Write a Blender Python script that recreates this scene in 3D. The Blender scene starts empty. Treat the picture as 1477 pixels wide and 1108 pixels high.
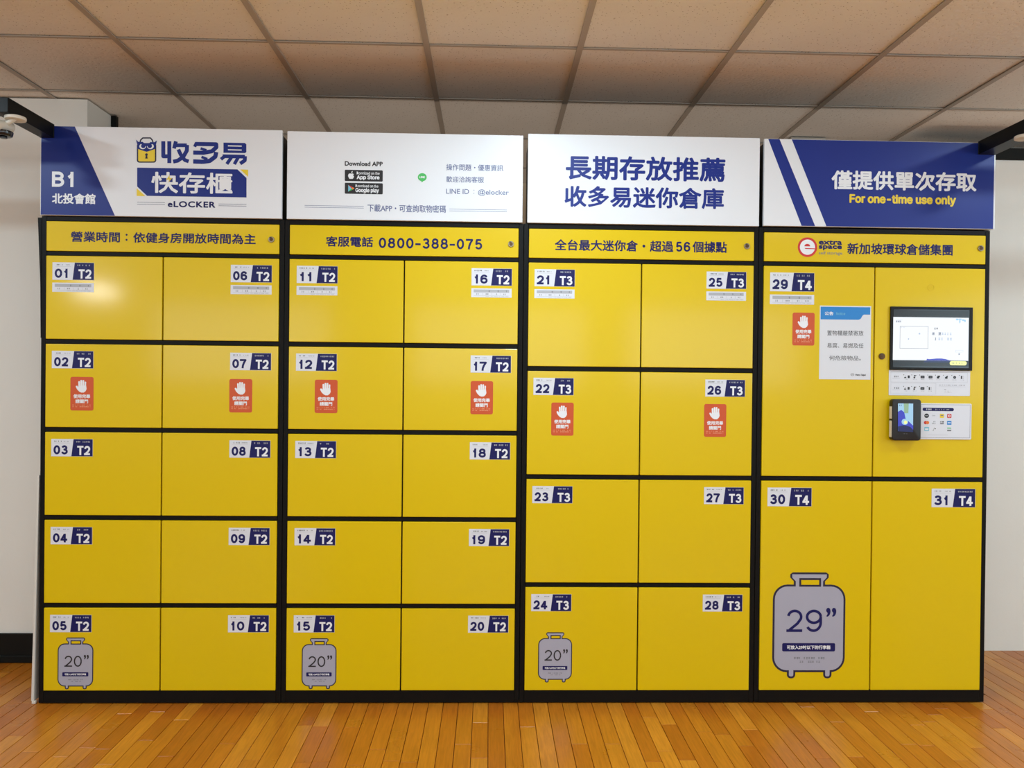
import bpy, bmesh, math, random, os
from mathutils import Vector, Matrix

# ------------------------------------------------------------------ camera, world, lights, exposure
SC = bpy.context.scene
COL = SC.collection
CX, CY, CZ = 1.85714, -3.39219, 1.36883
YAW, PITCH, ROLL, FOC = 0.02847, -0.00599, 0.01025, 1162.46


def make_camera():
    fw = Vector((math.sin(YAW) * math.cos(PITCH), math.cos(YAW) * math.cos(PITCH), math.sin(PITCH)))
    r = Vector((math.cos(YAW), -math.sin(YAW), 0))
    u = r.cross(fw)
    c, s = math.cos(ROLL), math.sin(ROLL)
    r2 = c * r + s * u
    u2 = -s * r + c * u
    cam = bpy.data.cameras.new('camera')
    cam.sensor_width = 36
    cam.lens = FOC / 1477 * 36
    o = bpy.data.objects.new('camera', cam)
    COL.objects.link(o)
    m = Matrix(((r2.x, u2.x, -fw.x, CX), (r2.y, u2.y, -fw.y, CY), (r2.z, u2.z, -fw.z, CZ), (0, 0, 0, 1)))
    o.matrix_world = m
    SC.camera = o


make_camera()
W = bpy.data.worlds.new('world')
SC.world = W
W.use_nodes = True
W.node_tree.nodes['Background'].inputs[0].default_value = (0.9, 0.93, 1.0, 1)
W.node_tree.nodes['Background'].inputs[1].default_value = 0.12
SC.view_settings.view_transform = 'Standard'
SC.view_settings.look = 'None'
SC.view_settings.gamma = 1
SC.view_settings.use_curve_mapping = False
SC.view_settings.exposure = -0.60


def area(name, loc, power, col, sx, sy, spread=180, rot=(0, 0, 0), shape='RECTANGLE'):
    l = bpy.data.lights.new(name, 'AREA')
    l.energy = power
    l.color = col
    l.shape = shape
    l.size = sx
    if shape in ('RECTANGLE', 'ELLIPSE'):
        l.size_y = sy
    l.spread = math.radians(spread)
    o = bpy.data.objects.new(name, l)
    COL.objects.link(o)
    o.location = loc
    o.rotation_euler = rot
    return o


CEIL = 2.6805
NEUT = (0.62, 0.88, 1.0)
# round ceiling lights close to the lockers (they throw the bracket shadows)
DOWN = [(-0.75, -1.30, 33), (2.05, -1.02, 37), (4.6, -1.02, 26)]
for _x, _y, _p in DOWN:
    area('downlight_lamp', (_x, _y, CEIL - 0.015), _p, (0.68, 0.88, 1.0), 0.24, 0.24, shape='DISK')
# recessed ceiling panels further back in the room
PANELS = [(-0.5, -3.3, 5), (2.0, -2.7, 13), (4.6, -3.3, 7)]
for _x, _y, _p in PANELS:
    area('panel_lamp', (_x, _y, CEIL - 0.015), _p, NEUT, 1.15, 0.55)
FARL = (-2.83, -6.6, 2.385)
area('hanging_lamp', (FARL[0], FARL[1] + 0.03, FARL[2]), 30, (1.0, 0.98, 0.92), 0.62, 0.10, rot=(math.radians(90), 0, math.radians(-20)))
# cool fill added from the two side walls; the windows there are made up
WEST, EAST = -5.4, 7.2
SIDE_FILL = [(-5.6, -1, 30), (-2.2, -1, 10), (-5.6, 1, 50), (-2.2, 1, 75)]
for _y, _s, _p in SIDE_FILL:
    area('window_daylight', ((WEST + 0.1) if _s < 0 else (EAST - 0.1), _y, 1.75), _p, (0.66, 0.88, 1.0), 2.4, 1.2, rot=(math.radians(90), 0, math.radians(90 * _s)))
FARL = (-2.83, -6.6, 2.385)
area('hanging_lamp', (FARL[0], FARL[1] + 0.03, FARL[2]), 9, (1.0, 0.97, 0.9), 0.62, 0.10, rot=(math.radians(90), 0, math.radians(-20)))
# more fill added before the solid wall behind the viewer, no windows there
FILL_Y = -8.0
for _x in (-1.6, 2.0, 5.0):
    area('window_daylight', (_x, FILL_Y + 0.08, 1.85), 62, (0.70, 0.89, 1.0), 2.4, 1.05, rot=(math.radians(90), 0, 0))
# unseen fill added low behind the lockers to brighten the ceiling, no fixture
area('rear_tube_lamp', (2.02, 0.60, 0.90), 14, (1.0, 0.82, 0.68), 4.0, 0.05, rot=(math.radians(180), 0, 0))

# ------------------------------------------------------------------ materials


def lin(c):
    return tuple((v / 12.92 if v <= 0.04045 else ((v + 0.055) / 1.055) ** 2.4) for v in (x / 255 for x in c)) + (1,)


MATS = {}


def mat(name, rgb, rough=0.5, metal=0.0, spec=0.5, emit=0.0, bump=0.0, bscale=200, coat=0.0, vary=0.0):
    m = bpy.data.materials.new(name)
    m.use_nodes = True
    nt = m.node_tree
    b = nt.nodes['Principled BSDF']
    col = lin(rgb)
    b.inputs['Base Color'].default_value = col
    b.inputs['Roughness'].default_value = rough
    b.inputs['Metallic'].default_value = metal
    b.inputs['Specular IOR Level'].default_value = spec
    if coat:
        b.inputs['Coat Weight'].default_value = coat
        b.inputs['Coat Roughness'].default_value = 0.11
    if emit:
        b.inputs['Emission Color'].default_value = col
        b.inputs['Emission Strength'].default_value = emit * 1.5
        b.inputs['Base Color'].default_value = (0.01, 0.01, 0.01, 1)
    tc = nt.nodes.new('ShaderNodeTexCoord')
    if vary:
        n = nt.nodes.new('ShaderNodeTexNoise')
        n.inputs['Scale'].default_value = 3.0
        n.inputs['Detail'].default_value = 5
        mp = nt.nodes.new('ShaderNodeMapRange')
        mp.inputs['To Min'].default_value = 1 - vary
        mp.inputs['To Max'].default_value = 1 + vary
        hs = nt.nodes.new('ShaderNodeHueSaturation')
        hs.inputs['Color'].default_value = col
        nt.links.new(tc.outputs['Object'], n.inputs['Vector'])
        nt.links.new(n.outputs['Fac'], mp.inputs['Value'])
        nt.links.new(mp.outputs[0], hs.inputs['Value'])
        nt.links.new(hs.outputs[0], b.inputs['Base Color'])
    if bump:
        n = nt.nodes.new('ShaderNodeTexNoise')
        n.inputs['Scale'].default_value = bscale
        bp = nt.nodes.new('ShaderNodeBump')
        bp.inputs['Strength'].default_value = bump
        bp.inputs['Distance'].default_value = 0.001
        nt.links.new(tc.outputs['Object'], n.inputs['Vector'])
        nt.links.new(n.outputs['Fac'], bp.inputs['Height'])
        nt.links.new(bp.outputs[0], b.inputs['Normal'])
    MATS[name] = m
    return m


mat('yellow_paint', (224, 191, 0), rough=0.36, spec=0.22, bump=0.1, bscale=260, coat=0.3)
mat('black_steel', (13, 12, 11), rough=0.48, spec=0.15, bump=0.1, bscale=300)
mat('sign_white', (232, 234, 238), rough=0.38, spec=0.4)
mat('sign_blue', (24, 44, 128), rough=0.38, spec=0.3)
mat('sign_housing', (30, 34, 36), rough=0.45)
mat('ink_navy', (22, 24, 88), rough=0.4, spec=0.25)
mat('ink_blue', (26, 46, 132), rough=0.4, spec=0.3)
mat('ink_slate', (84, 94, 142), rough=0.45)
mat('ink_white', (236, 238, 242), rough=0.4)
mat('ink_yellow', (236, 206, 40), rough=0.4)
mat('ink_yellow_pale', (240, 225, 110), rough=0.4)
mat('ink_pale_orange', (236, 170, 130), rough=0.4)
mat('ink_black', (30, 30, 34), rough=0.45)
mat('ink_grey', (120, 122, 128), rough=0.5)
mat('ink_lightgrey', (176, 178, 184), rough=0.5)
mat('ink_green', (70, 185, 90), rough=0.45)
mat('ink_red', (205, 40, 40), rough=0.45)
mat('ink_cyan', (30, 130, 205), rough=0.45)
mat('ink_skyblue', (120, 190, 215), rough=0.45)
mat('ink_orange', (214, 88, 42), rough=0.42)
mat('ink_orange_deep', (235, 120, 40), rough=0.42)
mat('sticker_white', (222, 224, 232), rough=0.4)
mat('sticker_orange', (206, 80, 28), rough=0.42)
mat('suitcase_grey', (168, 168, 184), rough=0.45)
mat('suitcase_line', (24, 22, 52), rough=0.45)
mat('paper_white', (222, 224, 230), rough=0.6)
mat('wall_paint', (236, 233, 225), rough=0.75, bump=0.25, bscale=90, vary=0.03)
mat('rear_wall_paint', (214, 190, 160), rough=0.8, bump=0.2, bscale=90)
mat('skirting_black', (12, 14, 12), rough=0.45, spec=0.2)
mat('grid_bar_paint', (176, 164, 150), rough=0.6, bump=0.1)
mat('bracket_black', (9, 11, 11), rough=0.42, spec=0.22)
mat('camera_white', (222, 214, 200), rough=0.4)
mat('glass_black', (10, 12, 20), rough=0.12, spec=0.6)
mat('bezel_black', (14, 11, 11), rough=0.4, spec=0.25)
mat('terminal_black', (14, 13, 15), rough=0.4, bump=0.3, bscale=500)
mat('chrome_dull', (150, 140, 120), rough=0.3, metal=0.9)
mat('brass_dark', (96, 70, 46), rough=0.35, metal=0.8)
mat('board_white', (214, 210, 202), rough=0.5)
mat('lamp_trim', (220, 220, 215), rough=0.4)
mat('lamp_diffuser', (255, 248, 232), rough=0.5, emit=3.0)
mat('window_sky', (225, 235, 245), rough=0.3, emit=0.5)  # glow of the added fill windows
mat('screen_white', (246, 250, 255), rough=0.3, emit=1.0)
mat('screen_dark', (44, 54, 64), rough=0.2, emit=0.25)
mat('screen_blue', (60, 70, 200), rough=0.2, emit=0.9)
mat('screen_blue_dark', (24, 44, 112), rough=0.2, emit=0.6)
mat('screen_sky', (170, 215, 245), rough=0.2, emit=0.9)
mat('screen_green', (170, 210, 170), rough=0.2, emit=0.7)
mat('screen_pill', (250, 255, 160), rough=0.2, emit=1.0)
mat('screen_ink', (110, 120, 150), rough=0.2, emit=0.7)
mat('screen_ink_dark', (60, 60, 75), rough=0.2, emit=0.5)
mat('screen_inkpale', (190, 205, 230), rough=0.2, emit=0.9)


def ceiling_mat():
    m = mat('ceiling_tile_fibre', (238, 232, 222), rough=0.9)
    nt = m.node_tree
    b = nt.nodes['Principled BSDF']
    tc = nt.nodes['Texture Coordinate']
    v = nt.nodes.new('ShaderNodeTexVoronoi')
    v.inputs['Scale'].default_value = 70
    rp = nt.nodes.new('ShaderNodeValToRGB')
    rp.color_ramp.elements[0].position = 0.06
    rp.color_ramp.elements[0].color = lin((165, 150, 130))
    rp.color_ramp.elements[1].position = 0.2
    rp.color_ramp.elements[1].color = lin((238, 232, 222))
    n = nt.nodes.new('ShaderNodeTexNoise')
    n.inputs['Scale'].default_value = 2.2
    n.inputs['Detail'].default_value = 6
    mp = nt.nodes.new('ShaderNodeMapRange')
    mp.inputs['To Min'].default_value = 0.93
    mp.inputs['To Max'].default_value = 1.07
    hs = nt.nodes.new('ShaderNodeHueSaturation')
    L = nt.links
    L.new(tc.outputs['Object'], v.inputs['Vector'])
    L.new(tc.outputs['Object'], n.inputs['Vector'])
    L.new(v.outputs['Distance'], rp.inputs['Fac'])
    L.new(rp.outputs[0], hs.inputs['Color'])
    L.new(n.outputs['Fac'], mp.inputs['Value'])
    L.new(mp.outputs[0], hs.inputs['Value'])
    L.new(hs.outputs[0], b.inputs['Base Color'])
    bp = nt.nodes.new('ShaderNodeBump')
    bp.inputs['Strength'].default_value = 0.5
    bp.inputs['Distance'].default_value = 0.002
    L.new(v.outputs['Distance'], bp.inputs['Height'])
    L.new(bp.outputs[0], b.inputs['Normal'])


ceiling_mat()


def wood_mat(name, planks):
    """varnished strip wood; `planks` adds painted board joints for the floor outside the separately built boards"""
    m = mat(name, (196, 124, 48), rough=0.3, spec=0.5)
    nt = m.node_tree
    L = nt.links
    b = nt.nodes['Principled BSDF']
    tc = nt.nodes['Texture Coordinate']
    oi = nt.nodes.new('ShaderNodeObjectInfo')
    geo = nt.nodes.new('ShaderNodeNewGeometry')
    sep = nt.nodes.new('ShaderNodeVectorMath')
    sep.operation = 'ADD'
    cmb = nt.nodes.new('ShaderNodeCombineXYZ')
    mul = nt.nodes.new('ShaderNodeMath')
    mul.operation = 'MULTIPLY'
    mul.inputs[1].default_value = 37.0
    L.new(oi.outputs['Random'], mul.inputs[0])
    L.new(mul.outputs[0], cmb.inputs['Y'])
    L.new(mul.outputs[0], cmb.inputs['Z'])
    L.new(geo.outputs['Position'], sep.inputs[0])
    L.new(cmb.outputs[0], sep.inputs[1])
    mpg = nt.nodes.new('ShaderNodeMapping')
    mpg.inputs['Scale'].default_value = (1.0, 0.06, 1.0)
    L.new(sep.outputs[0], mpg.inputs['Vector'])
    n1 = nt.nodes.new('ShaderNodeTexNoise')
    n1.inputs['Scale'].default_value = 140
    n1.inputs['Detail'].default_value = 6
    n1.inputs['Distortion'].default_value = 0.6
    L.new(mpg.outputs[0], n1.inputs['Vector'])
    n2 = nt.nodes.new('ShaderNodeTexNoise')
    n2.inputs['Scale'].default_value = 5
    n2.inputs['Detail'].default_value = 4
    L.new(sep.outputs[0], n2.inputs['Vector'])
    rp = nt.nodes.new('ShaderNodeValToRGB')
    e = rp.color_ramp.elements
    e[0].position = 0.0
    e[0].color = lin((182, 102, 24))
    e[1].position = 1.0
    e[1].color = lin((214, 140, 42))
    k = e.new(0.3)
    k.color = lin((194, 114, 28))
    k = e.new(0.7)
    k.color = lin((202, 126, 32))
    if planks:
        br = nt.nodes.new('ShaderNodeTexBrick')
        mr = nt.nodes.new('ShaderNodeMapping')
        mr.inputs['Rotation'].default_value = (0, 0, math.pi / 2)
        L.new(geo.outputs['Position'], mr.inputs['Vector'])
        L.new(mr.outputs[0], br.inputs['Vector'])
        br.inputs['Color1'].default_value = (0, 0, 0, 1)
        br.inputs['Color2'].default_value = (1, 1, 1, 1)
        br.inputs['Mortar'].default_value = (0, 0, 0, 1)
        br.inputs['Scale'].default_value = 1
        br.inputs['Mortar Size'].default_value = 0.0012
        br.inputs['Brick Width'].default_value = 0.7
        br.inputs['Row Height'].default_value = 0.0626
        br.offset = 0.37
        L.new(br.outputs['Color'], rp.inputs['Fac'])
    else:
        L.new(oi.outputs['Random'], rp.inputs['Fac'])
    mx = nt.nodes.new('ShaderNodeMix')
    mx.data_type = 'RGBA'
    mx.blend_type = 'MULTIPLY'
    mx.inputs['Factor'].default_value = 0.55
    g = nt.nodes.new('ShaderNodeValToRGB')
    g.color_ramp.elements[0].position = 0.3
    g.color_ramp.elements[0].color = (0.62, 0.52, 0.42, 1)
    g.color_ramp.elements[1].position = 0.62
    g.color_ramp.elements[1].color = (1, 1, 1, 1)
    L.new(n1.outputs['Fac'], g.inputs['Fac'])
    L.new(rp.outputs[0], mx.inputs['A'])
    L.new(g.outputs[0], mx.inputs['B'])
    hs = nt.nodes.new('ShaderNodeHueSaturation')
    mp = nt.nodes.new('ShaderNodeMapRange')
    mp.inputs['To Min'].default_value = 0.8
    mp.inputs['To Max'].default_value = 1.2
    L.new(n2.outputs['Fac'], mp.inputs['Value'])
    L.new(mp.outputs[0], hs.inputs['Value'])
    L.new(mx.outputs['Result'], hs.inputs['Color'])
    L.new(hs.outputs[0], b.inputs['Base Color'])
    rr = nt.nodes.new('ShaderNodeMapRange')
    rr.inputs['To Min'].default_value = 0.2
    rr.inputs['To Max'].default_value = 0.42
    L.new(n2.outputs['Fac'], rr.inputs['Value'])
    L.new(rr.outputs[0], b.inputs['Roughness'])
    return m


wood_mat('plank_wood', False)
wood_mat('floor_wood_far', True)
mat('subfloor_dark', (52, 26, 10), rough=0.8)

# ------------------------------------------------------------------ builders


def link(name, me, parent=None, loc=(0, 0, 0)):
    o = bpy.data.objects.new(name, me)
    COL.objects.link(o)
    if parent:
        o.parent = parent
    o.location = loc
    return o


def rel(o, parent, world):
    """place a child whose parent may be nested: parents here are never rotated or scaled"""
    w = Vector((0, 0, 0))
    p = parent
    while p:
        w += p.location
        p = p.parent
    o.location = Vector(world) - w


def thing(name, label, cat, loc, group=None):
    o = bpy.data.objects.new(name, None)
    COL.objects.link(o)
    o.empty_display_size = 0.1
    o.location = loc
    o['label'] = label
    o['category'] = cat
    if group:
        o['group'] = group
    return o


class MB:
    """collects solid pieces in world coordinates, builds one mesh object"""

    def __init__(s):
        s.bm = bmesh.new()

    def box(s, x0, x1, y0, y1, z0, z1, bev=0.0, seg=1, mi=0):
        bm = bmesh.new()
        bmesh.ops.create_cube(bm, size=1)
        for v in bm.verts:
            v.co = Vector(((x0 + x1) / 2 + v.co.x * (x1 - x0), (y0 + y1) / 2 + v.co.y * (y1 - y0), (z0 + z1) / 2 + v.co.z * (z1 - z0)))
        if bev:
            bmesh.ops.bevel(bm, geom=bm.edges[:], offset=bev, segments=seg, affect='EDGES', profile=0.5)
        s.add(bm, mi)
        return s

    def prism(s, pts, y0, y1, bev=0.0, mi=0, seg=2):
        """outline in x,z extruded along y"""
        bm = bmesh.new()
        a = [bm.verts.new((x, y0, z)) for x, z in pts]
        b = [bm.verts.new((x, y1, z)) for x, z in pts]
        n = len(pts)
        fa = bm.faces.new(a)
        fb = bm.faces.new(b[::-1])
        for i in range(n):
            bm.faces.new((a[i], b[i], b[(i + 1) % n], a[(i + 1) % n]))
        bmesh.ops.recalc_face_normals(bm, faces=bm.faces)
        if bev:
            bmesh.ops.bevel(bm, geom=list({e for f in (fa, fb) for e in f.edges}), offset=bev, segments=seg, affect='EDGES', profile=0.5)
        s.add(bm, mi)
        return s

    def cyl(s, c, axis, r, h, seg=24, r2=None, mi=0, bev=0.0):
        bm = bmesh.new()
        bmesh.ops.create_cone(bm, cap_ends=True, segments=seg, radius1=r, radius2=r if r2 is None else r2, depth=h)
        if bev:
            es = [e for e in bm.edges if abs(e.verts[0].co.z - e.verts[1].co.z) < 1e-6]
            bmesh.ops.bevel(bm, geom=es, offset=bev, segments=2, affect='EDGES', profile=0.5)
        R = {'x': Matrix.Rotation(math.pi / 2, 4, 'Y'), 'y': Matrix.Rotation(math.pi / 2, 4, 'X'), 'z': Matrix.Identity(4)}[axis] if isinstance(axis, str) else axis
        bmesh.ops.transform(bm, matrix=Matrix.Translation(c) @ R, verts=bm.verts)
        s.add(bm, mi)
        return s

    def add(s, bm, mi=0):
        for f in bm.faces:
            f.material_index = mi
        me = bpy.data.meshes.new('t')
        bm.to_mesh(me)
        bm.free()
        s.bm.from_mesh(me)
        bpy.data.meshes.remove(me)

    def build(s, name, mats, parent=None, origin=None, smooth=False):
        if isinstance(mats, str):
            mats = [mats]
        vs = s.bm.verts
        if origin is None:
            xs = [v.co.x for v in vs]
            ys = [v.co.y for v in vs]
            zs = [v.co.z for v in vs]
            origin = ((min(xs) + max(xs)) / 2, (min(ys) + max(ys)) / 2, min(zs))
        for v in vs:
            v.co -= Vector(origin)
        me = bpy.data.meshes.new(name)
        s.bm.to_mesh(me)
        s.bm.free()
        for m in mats:
            me.materials.append(MATS[m])
        if smooth:
            me.shade_smooth()
            try:
                me.set_sharp_from_angle(angle=math.radians(40))
            except Exception:
                pass
        o = link(name, me, parent)
        rel(o, parent, origin)
        return o


# ---- lettering -------------------------------------------------------
LATIN = None
try:
    _p = os.path.join(bpy.utils.system_resource('DATAFILES'), 'fonts', 'Inter.woff2')
    if os.path.exists(_p):
        LATIN = bpy.data.fonts.load(_p)
except Exception:
    LATIN = None
_tc = {}


def glyphs(s, latin, res, space):
    key = (s, latin, res, space)
    if key in _tc:
        return _tc[key]
    c = bpy.data.curves.new('lettering', 'FONT')
    c.body = s
    c.size = 1
    c.resolution_u = res
    c.space_character = space
    if latin and LATIN:
        c.font = LATIN
    o = bpy.data.objects.new('lettering', c)
    COL.objects.link(o)
    bpy.context.view_layer.update()
    me = o.to_mesh()
    vs = [(v.co.x, v.co.y) for v in me.vertices]
    fs = [tuple(p.vertices) for p in me.polygons]
    o.to_mesh_clear()
    bpy.data.objects.remove(o)
    bpy.data.curves.remove(c)
    x0 = min(v[0] for v in vs)
    x1 = max(v[0] for v in vs)
    y0 = min(v[1] for v in vs)
    y1 = max(v[1] for v in vs)
    _tc[key] = ([((x - x0) / (x1 - x0), (y - y0) / (y1 - y0)) for x, y in vs], fs)
    return _tc[key]


def rrect(x0, x1, z0, z1, r, n=5):
    pts = []
    for cx, cz, a0 in ((x1 - r, z1 - r, 0), (x0 + r, z1 - r, 90), (x0 + r, z0 + r, 180), (x1 - r, z0 + r, 270)):
        for i in range(n + 1):
            a = math.radians(a0 + 90 * i / n)
            pts.append((cx + r * math.cos(a), cz + r * math.sin(a)))
    return pts


def disc(cx, cz, r, n=20, rz=None):
    rz = rz or r
    return [(cx + r * math.cos(2 * math.pi * i / n), cz + rz * math.sin(2 * math.pi * i / n)) for i in range(n)]


class Art:
    """thin print: flat shapes in the x,z plane stacked in hair-thin layers on a surface at depth y"""
    STEP = 0.0002

    def __init__(s, y):
        s.y = y
        s.v = []
        s.f = []
        s.m = []
        s.mats = []
        s.k = 0

    def _mi(s, m):
        if m not in s.mats:
            s.mats.append(m)
        return s.mats.index(m)

    def poly(s, pts, m, layer=0):
        n0 = len(s.v)
        s.k = (s.k + 1) % 38
        y = s.y - s.STEP * layer - 0.000005 * s.k
        ar = sum(pts[i - 1][0] * pts[i][1] - pts[i][0] * pts[i - 1][1] for i in range(len(pts)))
        if ar < 0:
            pts = pts[::-1]
        s.v += [(x, y, z) for x, z in pts]
        s.f.append(tuple(range(n0, n0 + len(pts))))
        s.m.append(s._mi(m))
        return s

    def rect(s, x0, x1, z0, z1, m, layer=0, r=0.0):
        return s.poly(rrect(x0, x1, z0, z1, r) if r else [(x0, z0), (x1, z0), (x1, z1), (x0, z1)], m, layer)

    def frame(s, x0, x1, z0, z1, t, m, layer=0):
        for a in ((x0, x1, z0, z0 + t), (x0, x1, z1 - t, z1), (x0, x0 + t, z0, z1), (x1 - t, x1, z0, z1)):
            s.rect(*a, m, layer)
        return s

    def slab(s, pts, t, m):
        """the sticker or board itself, thickness t in front of s.y; art goes on top"""
        ar = sum(pts[i - 1][0] * pts[i][1] - pts[i][0] * pts[i - 1][1] for i in range(len(pts)))
        if ar < 0:
            pts = pts[::-1]
        n0, n = len(s.v), len(pts)
        s.v += [(x, s.y - t, z) for x, z in pts] + [(x, s.y, z) for x, z in pts]
        mi = s._mi(m)
        s.f.append(tuple(range(n0, n0 + n)))
        s.m.append(mi)
        for i in range(n):
            j = (i + 1) % n
            s.f.append((n0 + i, n0 + n + i, n0 + n + j, n0 + j))
            s.m.append(mi)
        s.y -= t
        return s

    def stroke(s, pts, w, m, layer=0, caps=False):
        h = w / 2
        for i in range(len(pts) - 1):
            (xa, za), (xb, zb) = pts[i], pts[i + 1]
            d = math.hypot(xb - xa, zb - za) or 1e-9
            nx, nz = -(zb - za) / d * h, (xb - xa) / d * h
            s.poly([(xa + nx, za + nz), (xa - nx, za - nz), (xb - nx, zb - nz), (xb + nx, zb + nz)], m, layer)
        for i, p in enumerate(pts):
            if caps or 0 < i < len(pts) - 1:
                s.poly(disc(p[0], p[1], h, 10), m, layer)
        return s

    def text(s, t, box, m, layer=1, bold=0.0, latin=False, ring=8, res=2, space=1.0, slant=0.0):
        """lettering fitted to box = (x0, x1, z0, z1); bold = how far every stroke is fattened, as a share of the height"""
        x0, x1, z0, z1 = box
        r = bold * (z1 - z0)
        x0 += r
        x1 -= r
        z0 += r
        z1 -= r
        vs, fs = glyphs(t, latin, res, space)
        y = s.y - s.STEP * layer
        mi = s._mi(m)
        offs = [(0, 0)] + ([(r * math.cos(2 * math.pi * i / ring), r * math.sin(2 * math.pi * i / ring)) for i in range(ring)] if r else [])
        for k, (dx, dz) in enumerate(offs):
            n0 = len(s.v)
            yy = y - 0.000015 * k
            s.v += [(x0 + u * (x1 - x0) + dx + slant * v * (z1 - z0), yy, z0 + v * (z1 - z0) + dz) for u, v in vs]
            s.f += [tuple(n0 + i for i in f) for f in fs]
            s.m += [mi] * len(fs)
        return s

    def digit(s, ch, x0, x1, z0, z1, w, m, layer=1):
        """upright grotesque numeral or letter drawn as strokes of width w inside the box"""
        h = w / 2

        def arc(cx, cz, rx, rz, a0, a1, n=14):
            return [(cx + rx * math.cos(math.radians(a0 + (a1 - a0) * i / n)), cz + rz * math.sin(math.radians(a0 + (a1 - a0) * i / n))) for i in range(n + 1)]
        ex, ez = h / (x1 - x0 - w), h / (z1 - z0 - w)
        P = {
            '0': [arc(.5, .5, .5, .5, 0, 360, 28)],
            '1': [[(.60, -ez), (.60, 1 + ez * .98)], [(.60, .92), (.42, .77), (.08, .66)]],
            '2': [arc(.5, .70, .47, .30, 172, -22) + [(.70, .36), (.12, .03)], [(-ex, 0), (1 + ex * .6, 0)]],
            '3': [arc(.48, .77, .42, .23, 160, -90) + [(.34, .54)], [(.34, .54)] + arc(.49, .27, .5, .27, 90, -162)],
            '4': [[(.70, -ez), (.70, 1 + ez * .5)], [(.66, 1), (.0, .25)], [(-ex, .25), (1 + ex, .25)]],
            '5': [[(.96, 1), (.17, 1), (.07, .47)], [(.07, .47)] + arc(.5, .31, .5, .31, 140, -158)],
            '6': [arc(.5, .30, .5, .30, 0, 360, 24), arc(.52, .60, .52, .40, 32, 180) + [(.0, .30)]],
            '7': [[(-ex, 1), (1, 1), (.66, .62), (.45, .25), (.38, -ez)]],
            '8': [arc(.5, .765, .42, .235, 0, 360, 22), arc(.5, .27, .5, .27, 0, 360, 24)],
            '9': [arc(.5, .70, .5, .30, 0, 360, 24), [(1, .70)] + arc(.48, .40, .52, .40, 0, -148)],
            'B': [[(0, -ez), (0, 1 + ez)], [(0, 1), (.5, 1)] + arc(.5, .765, .42, .235, 90, -90) + [(0, .53)], [(.5, .53)] + arc(.52, .265, .46, .265, 90, -90) + [(0, 0)]],
            'T': [[(-ex, 1), (1 + ex, 1)], [(.5, 1), (.5, -ez)]],
            '-': [[(-ex, .40), (1 + ex, .40)]],
        }[ch]
        for path in P:
            s.stroke([(x0 + h + u * (x1 - x0 - w), z0 + h + v * (z1 - z0 - w)) for u, v in path], w, m, layer)
        return s

    def numerals(s, t, box, wt, m, layer=1, dash=0.5, gap=0.09):
        """string of numerals fitted to box, stroke weight wt as a share of the height"""
        x0, x1, z0, z1 = box
        u = [dash if c == '-' else (0.78 if c == '1' else 1.0) for c in t]
        k = (x1 - x0) / (sum(u) + gap * (len(t) - 1))
        x = x0
        for c, q in zip(t, u):
            s.digit(c, x, x + q * k, z0, z1, wt * (z1 - z0), m, layer)
            x += (q + gap) * k
        return s

    def tiny(s, x0, x1, z0, z1, m, seed=0, layer=1, word=0.0, fill=0.75):
        """print too small to read: a row of marks"""
        rnd = random.Random(seed)
        h = z1 - z0
        x = x0
        cw = word or h
        while x + cw * 0.4 < x1:
            w = cw * rnd.uniform(0.5, 0.95)
            if rnd.random() < fill:
                a = rnd.uniform(0, 0.25) * h
                xe = min(x + w, x1)
                s.rect(x, xe, z0 + a, z0 + a + h * 0.28, m, layer)
                s.rect(x, xe, z1 - h * 0.3, z1 - h * 0.05, m, layer)
                s.rect(x + w * .35, min(x + w * .6, x1), z0, z1, m, layer)
            x += cw * 1.08
        return s

    def build(s, name, parent, label=None):
        me = bpy.data.meshes.new(name)
        xs = [v[0] for v in s.v]
        zs = [v[2] for v in s.v]
        ys = [v[1] for v in s.v]
        org = ((min(xs) + max(xs)) / 2, max(ys), (min(zs) + max(zs)) / 2)
        me.from_pydata([(x - org[0], y - org[1], z - org[2]) for x, y, z in s.v], [], s.f)
        for m in s.mats:
            me.materials.append(MATS[m])
        me.polygons.foreach_set('material_index', s.m)
        me.update()
        o = link(name, me, parent)
        rel(o, parent, org)
        if label:
            o['label'] = label
        return o


# ------------------------------------------------------------------ room
RX0, RX1, RY0, RY1 = -5.4, 7.2, -8.0, 2.0
T = 0.606
GX, GY = 0.38527, 0.40325
LEFT_Y, RIGHT_Y = 0.50, 0.665


def struct(o):
    o['kind'] = 'structure'
    return o


floor = struct(MB().box(RX0, RX1, RY0, RY1, -0.06, -0.012).build('floor', 'subfloor_dark', None, (0, 0, 0)))
PY0 = -1.45
far = MB()
far.box(RX0, RX1, RY0, PY0, -0.012, 0.0)
far.box(RX0, -1.5, PY0, RY1, -0.012, 0.0)
far.box(5.6, RX1, PY0, RY1, -0.012, 0.0)
far.box(0.0, 4.0, 0.09, RY1, -0.012, 0.0)
far.box(-1.5, 0.0, LEFT_Y + 0.03, RY1, -0.012, 0.0)
far.box(4.0, 5.6, RIGHT_Y + 0.03, RY1, -0.012, 0.0)
struct(far.build('floor_surface', 'floor_wood_far', floor, (0, 0, 0)))
rnd = random.Random(11)
PW = 0.0626
_plank_cache = {}


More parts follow.
